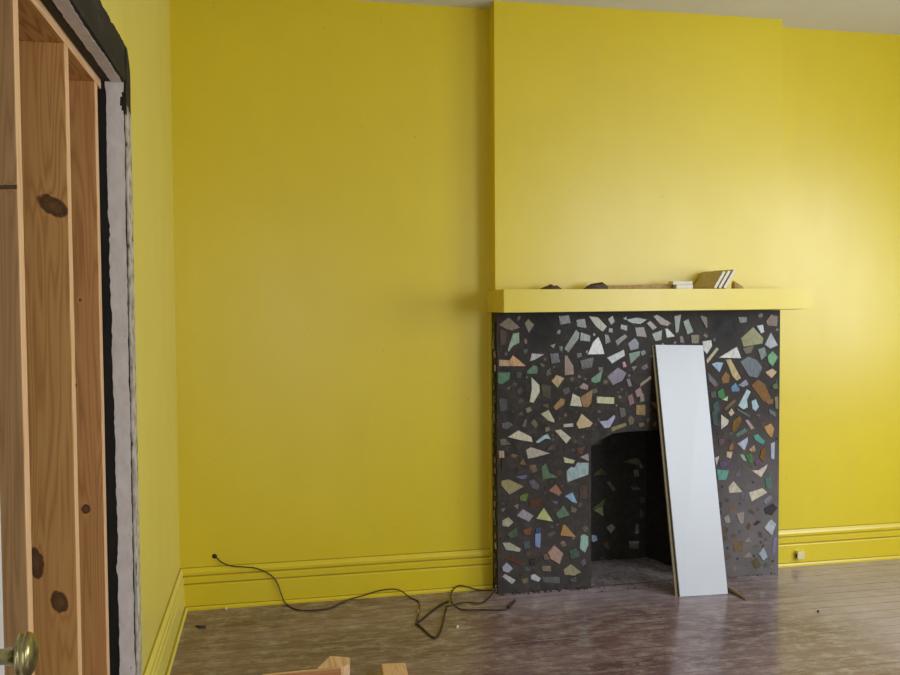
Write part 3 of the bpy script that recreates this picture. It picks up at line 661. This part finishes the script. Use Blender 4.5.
# ------------------------------------------------------------------ odds and ends on the mantel
def mpt(px, y, dz=0): q = on(px, 289, 1, y); return Vector((q.x, y, MT+dz))
def lump(name, px0, px1, y, hts, dep, mat, label, cat):
    """splintered scrap: section heights hts along its length"""
    bm = B(); a, b = mpt(px0, y), mpt(px1, y); n = len(hts); rg = []
    for i, h in enumerate(hts):
        p = a.lerp(b, i/(n-1)); d = dep*(.5+.5*math.sin(math.pi*(i+.6)/(n+.2)))
        rg.append([bm.verts.new(p+Vector((0, sy*d, hz*h))) for sy, hz in ((-.5, 0), (-.42, .7), (.05, 1), (.45, .65), (.5, 0))])
    for r0, r1 in zip(rg, rg[1:]):
        for j in range(5): bm.faces.new((r0[j], r0[(j+1) % 5], r1[(j+1) % 5], r1[j]))
    bm.faces.new(rg[0]); bm.faces.new(rg[-1][::-1])
    return tag(obj(name, bm, mat), label, cat)
LIFT = .013
lump('wood_scrap', 541, 560.5, 3.80, [.006, .013, .018, .026, .018, .019, .009], .045, M['dark_wood'], 'small dark splintered scrap at the left of the mantel shelf', 'scrap')
lump('wood_wedge', 584, 606, 3.79, [.004, .018, .026, .029, .031, .034, .022], .045, M['dark_wood'], 'dark brown wedge of wood at the left end of the thin batten on the mantel', 'scrap')
bm = B(); a, b = mpt(607, 3.815), mpt(671, 3.795)
prism(bm, [a+Vector((0, -.012, 0)), b+Vector((0, -.012, 0)), b+Vector((0, -.012, .023)), a+Vector((0, -.012, .019))], (0, .026, 0))
bmesh.ops.bevel(bm, geom=list(bm.edges), offset=.002, segments=2, affect='EDGES')
tag(obj('wooden_batten', bm, M['mid_wood']), 'long thin brown batten lying along the mantel shelf', 'batten')
def rbox(name, c, sz, rz, mat, label, cat, rx=0, ry=0, bev=.002, group=None):
    bm = B(); box(bm, -sz[0]/2, sz[0]/2, -sz[1]/2, sz[1]/2, 0, sz[2], 0, bev)
    bmesh.ops.transform(bm, matrix=Matrix.Translation(c) @ Matrix.Rotation(rz, 4, 'Z') @ Matrix.Rotation(ry, 4, 'Y') @ Matrix.Rotation(rx, 4, 'X'), verts=bm.verts)
    return tag(obj(name, bm, mat), label, cat, group)
c = mpt(681.5, 3.78)
rbox('trim_offcut', c, (.085, .06, .020), .05, M['slat_white'], 'short white trim offcut lying on the mantel, lower of two', 'offcut', group='white offcuts on the mantel')
rbox('trim_offcut', c+Vector((-.008, -.004, .0202)), (.095, .055, .016), -.06, M['slat_white'], 'short white trim offcut stacked on another beside the tan panels', 'offcut', group='white offcuts on the mantel')
# three slabs on edge, leaning right, running back across the shelf
lean = math.radians(32)
def lean_slab(px, label, h, L):
    base_ = mpt(px, 3.722); bm = B(); th = .013
    ld = Vector((math.sin(lean), 0, math.cos(lean))); nd = Vector((math.cos(lean), 0, -math.sin(lean)))
    back = Vector((-.03, .165, 0))*L
    pts = [base_, base_+ld*h, base_+ld*h+nd*th, base_+nd*th]
    lowest = min(p.z for p in pts)
    pts = [p+Vector((0, 0, MT-lowest)) for p in pts]
    fs = prism(bm, pts, back, 0)
    bmesh.ops.recalc_face_normals(bm, faces=bm.faces)
    for f in bm.faces:
        if f.normal.dot(-nd) > .8: f.material_index = 1
    bmesh.ops.bevel(bm, geom=list(bm.edges), offset=.001, segments=1, affect='EDGES')
    return tag(obj('trim_slat', bm, [M['slat_white'], M['slat_tan']]), label, 'slat', 'leaning slats on the mantel')
lean_slab(714, 'leftmost leaning slat on the mantel, its tan face showing', .090, .95)
lean_slab(718.6, 'middle of the three white ended slats leaning on the mantel', .094, .95)
lean_slab(723.6, 'rightmost of the three white ended slats leaning on the mantel', .098, .9)
lump('wood_scrap', 733, 742, 3.80, [.040, .036, .028, .022, .01], .05, M['mid_wood'], 'small brown scrap behind the right side of the leaning slats', 'scrap')
# ------------------------------------------------------------------ cables
def fl(px, py, z=.0035):
    q = on(px, py, 2, z)
    if q.x > XL-.03 and q.y > YF-.008: return on(px, py, 1, YF-.010)
    if q.y > YB-.040: return on(px, py, 1, YB-.040)
    return q
def wl(px, py, o=.0): return on(px, py, 1, YB-o)
R = .0028
bm = B()
tube(bm, [wl(214, 556, -.002), wl(216, 557, .006), wl(222, 562.5, .010), wl(232, 566, .0195), wl(245, 567, .022), wl(257, 568.5, .0225), (wl(270, 574.5, .0265)), wl(277, 582.5, .027), wl(281.5, 595, .034), wl(286, 603.5, .042),
          fl(297, 609.5), fl(315, 610), fl(331, 607.5), fl(345, 601, .0045), wl(365, 595, .044), wl(378, 591, .040), wl(392, 589, .040), wl(401, 591, .046), fl(410, 597.5), fl(418, 601), fl(419.5, 606), fl(418.5, 613), fl(416, 623)], R)
ca = tag(obj('cable', bm, M['cable']), 'thin black cable running out of the wall and along the baseboard', 'cable')
bm = B(); tube(bm, [fl(418.6, 609.5), fl(418.3, 613)], R*1.25, sub=2); o = obj('bare_wire', bm, M['copper'], ca); o['label'] = 'pale bare stretch of wire'
bm = B()
tube(bm, [fl(448, 601), fl(440, 605), fl(430, 612.5), fl(421, 620), fl(416, 623.5), fl(420, 626), fl(425, 631), fl(430, 635.5), fl(435, 637.5), fl(439, 633), fl(442, 625), fl(444.5, 614), fl(446, 607.5)], .0044)
cb_ = tag(obj('cable', bm, M['cable']), 'stiff black cable bent into a triangle on the floor', 'cable')
bm = B()
tube(bm, [fl(446, 606.5, .006), fl(452, 605.5, .011), fl(459, 603), fl(466, 602), fl(480, 603), fl(487, 599.5), fl(493, 593), fl(499.5, 587)], R*1.05)
tag(obj('cable', bm, M['cable']), 'thin cable ending at the bottom left corner of the fireplace', 'cable')
bm = B()
tube(bm, [fl(497, 588.8), fl(490, 590.2), fl(478, 589.8), fl(468, 587), fl(459, 585.6), fl(453, 590), fl(450.5, 596), fl(453, 603.5, .012), fl(458, 608), fl(466, 609.8), fl(480, 609.6), fl(495, 610), fl(506, 609.5), fl(510, 606)], R*1.05)
cc = tag(obj('cable', bm, M['cable']), 'looped thin cable with a black plug on the floor', 'cable')
bm = B(); tube(bm, [fl(508, 607.2, .007), fl(511, 604.5, .008), fl(515, 600.5, .008)], lambda u: .0075-.002*u, sub=3); obj('plug', bm, M['cable'], cc)
bm = B(); box(bm, 0, .006, 0, .004, 0, .006)
q = wl(214.5, 556.2); bmesh.ops.delete(bm, geom=list(bm.verts), context='VERTS')
lathe(bm, [(0, .011), (.0012, .0095), (.0016, .004)], (q.x, YB, q.z), (0, -1, 0), 14)
o = obj('cable_hole', bm, M['dark_hole'], wall_back); o['label'] = 'dark ragged hole in the wall'
# ------------------------------------------------------------------ jack on the right baseboard
q = on(798.5, 554, 1, YB-.019)
root = empty('phone_jack', (q.x, YB-.019, q.z)); tag(root, 'small cream phone jack on the baseboard right of the fireplace', 'phone jack')
bm = B(); box(bm, q.x-.021, q.x+.019, YB-.045, YB-.0185, q.z-.022, q.z+.020, 0, .003); obj('housing', bm, M['cream'], root)
bm = B(); box(bm, q.x-.0222, q.x-.0205, YB-.038, YB-.026, q.z-.014, q.z+.006, 0, 0); obj('socket', bm, M['dark_hole'], root)  # dark patch on the left face of the housing
# ------------------------------------------------------------------ cut timber on the floor at the bottom of the picture
PALE = ((206, 160, 116), (228, 188, 146), (238, 204, 166)); ORNG = ((150, 92, 50), (184, 122, 74), (204, 146, 96))
def timber(name, far_l, far_r, z, length, label, mats, h):
    pass
zt = .038
# block on the right, lying with its end away from us
a, b = on(381.5, 663.5, 2, zt), on(405.5, 662.5, 2, zt); dirv = Vector((-.06, -1, 0)).normalized()
bm = B(); prism(bm, [a, b, b+dirv*.32, a+dirv*.32], (0, 0, -zt)); bmesh.ops.bevel(bm, geom=list(bm.edges), offset=.0025, segments=2, affect='EDGES')
tag(obj('timber_offcut', bm, wood_mat('offcut_wood_right', (214, 160, 116), (232, 186, 142), (240, 202, 162), axis='Y', freq=1.6)), 'short pale timber offcut on the floor, right of the slanting plank', 'offcut', 'timber offcuts on the floor')
# plank on edge
a, b = on(262, 676.5, 2, .060), on(341, 668.5, 2, .060); tv = (b-a).normalized(); nv = Vector((-tv.y, tv.x, 0))
bm = B(); prism(bm, [a, b, b+nv*.020, a+nv*.020], (0, 0, -.060)); bmesh.ops.recalc_face_normals(bm, faces=bm.faces)
bmesh.ops.bevel(bm, geom=list(bm.edges), offset=.002, segments=2, affect='EDGES')
for f in bm.faces:
    f.normal_update()
    if f.normal.z > .7: f.material_index = 1
tag(obj('timber_plank', bm, [wood_mat('plank_side', *ORNG, axis='X'), wood_mat('plank_top', *PALE, axis='X')]), 'orange plank standing on edge at the bottom left of the floor', 'plank', 'timber offcuts on the floor')
pts = [on(x, y, 2, .052) for x, y in ((316, 672), (329.5, 655.5), (350, 657), (349.5, 664), (341.5, 668.5))]
d2 = (pts[1]-pts[0]).normalized()
bm = B(); top = [pts[0]+nv*.024, pts[1], pts[2], pts[3], pts[4]+nv*.024]
prism(bm, [pts[0]+nv*.024*0+Vector((0, .024, 0)), pts[1], pts[2], pts[3], pts[4]+Vector((.004, .010, 0))], (0, 0, -.052)); bmesh.ops.bevel(bm, geom=list(bm.edges), offset=.003, segments=2, affect='EDGES')
tag(obj('timber_offcut', bm, wood_mat('offcut_wood_pale', *PALE, axis='Y', freq=.8)), 'pale timber offcut behind the orange plank, its end cut at a slant', 'offcut', 'timber offcuts on the floor')
# ------------------------------------------------------------------ litter
bm = B(); tube(bm, [on(726, 587, 2, .012), on(733, 590.5, 2, .010), on(740, 595, 2, .007), on(746, 599.5, 2, .004)], lambda u: .013-.009*u, seg=5, sub=3)
tag(obj('wood_splinter', bm, M['splinter']), 'tan wood splinter at the right foot of the white board', 'splinter')
def bit(name, px, py, s, mat, label, cat):
    bm = B(); q = on(px, py, 2, 0); crumb(bm, q.x, q.y, s); tag(obj(name, bm, mat), label, cat)
bit('plaster_crumb', 457.5, 628, .0085, M['crumb_white'], 'white plaster crumb on the floor below the looped cable', 'crumb')
bit('plaster_crumb', 226, 609.5, .008, M['crumb_white'], 'pale plaster crumb on the floor by the left baseboard', 'crumb')
bit('dark_crumb', 818, 612, .0075, M['crumb_dark'], 'small dark crumb alone on the floor at the right', 'crumb')
bm = B(); tube(bm, [fl(196, 626, .003), fl(201, 627, .004), fl(206, 626.5, .003)], lambda u: .004+.003*math.sin(3.1*u), seg=5, sub=3)
tag(obj('dark_scrap', bm, M['crumb_dark']), 'thin dark scrap on the floor near the left corner', 'scrap')
# ------------------------------------------------------------------ light: two tall windows behind and to the right, overcast sky, plus an added fill
def area(name, loc, rot, sx, sy, power, col):
    l = bpy.data.lights.new(name, 'AREA'); l.shape = 'RECTANGLE'; l.size = sx; l.size_y = sy; l.energy = power; l.color = col
    o = bpy.data.objects.new(name, l); o.location = loc; o.rotation_euler = rot; C.objects.link(o); return o
area('window_light_front', ((WF[0]+WF[1])/2, YN+.03, (WF[2]+WF[3])/2), (math.radians(60), 0, 0), 1.3, 1.6, 58, (.86, .93, 1))
area('window_light_right', (XE-.03, (WR[0]+WR[1])/2, (WR[2]+WR[3])/2), (math.radians(60), 0, math.radians(90)), 1.35, 1.5, 54, (.86, .93, 1))
area('next_room_light', (.8, YN-1.3, 1.4), (math.radians(88), 0, math.radians(8)), 2.2, 2.2, 22, (.92, .96, 1))  # added fill behind the camera, brightens the studs and door lining
w = bpy.data.worlds.new('overcast_sky'); scn.world = w; w.use_nodes = True
bg = w.node_tree.nodes['Background']; bg.inputs['Color'].default_value = (.75, .85, 1, 1); bg.inputs['Strength'].default_value = .8
scn.view_settings.view_transform = 'Standard'; scn.view_settings.look = 'None'; scn.view_settings.exposure = 0
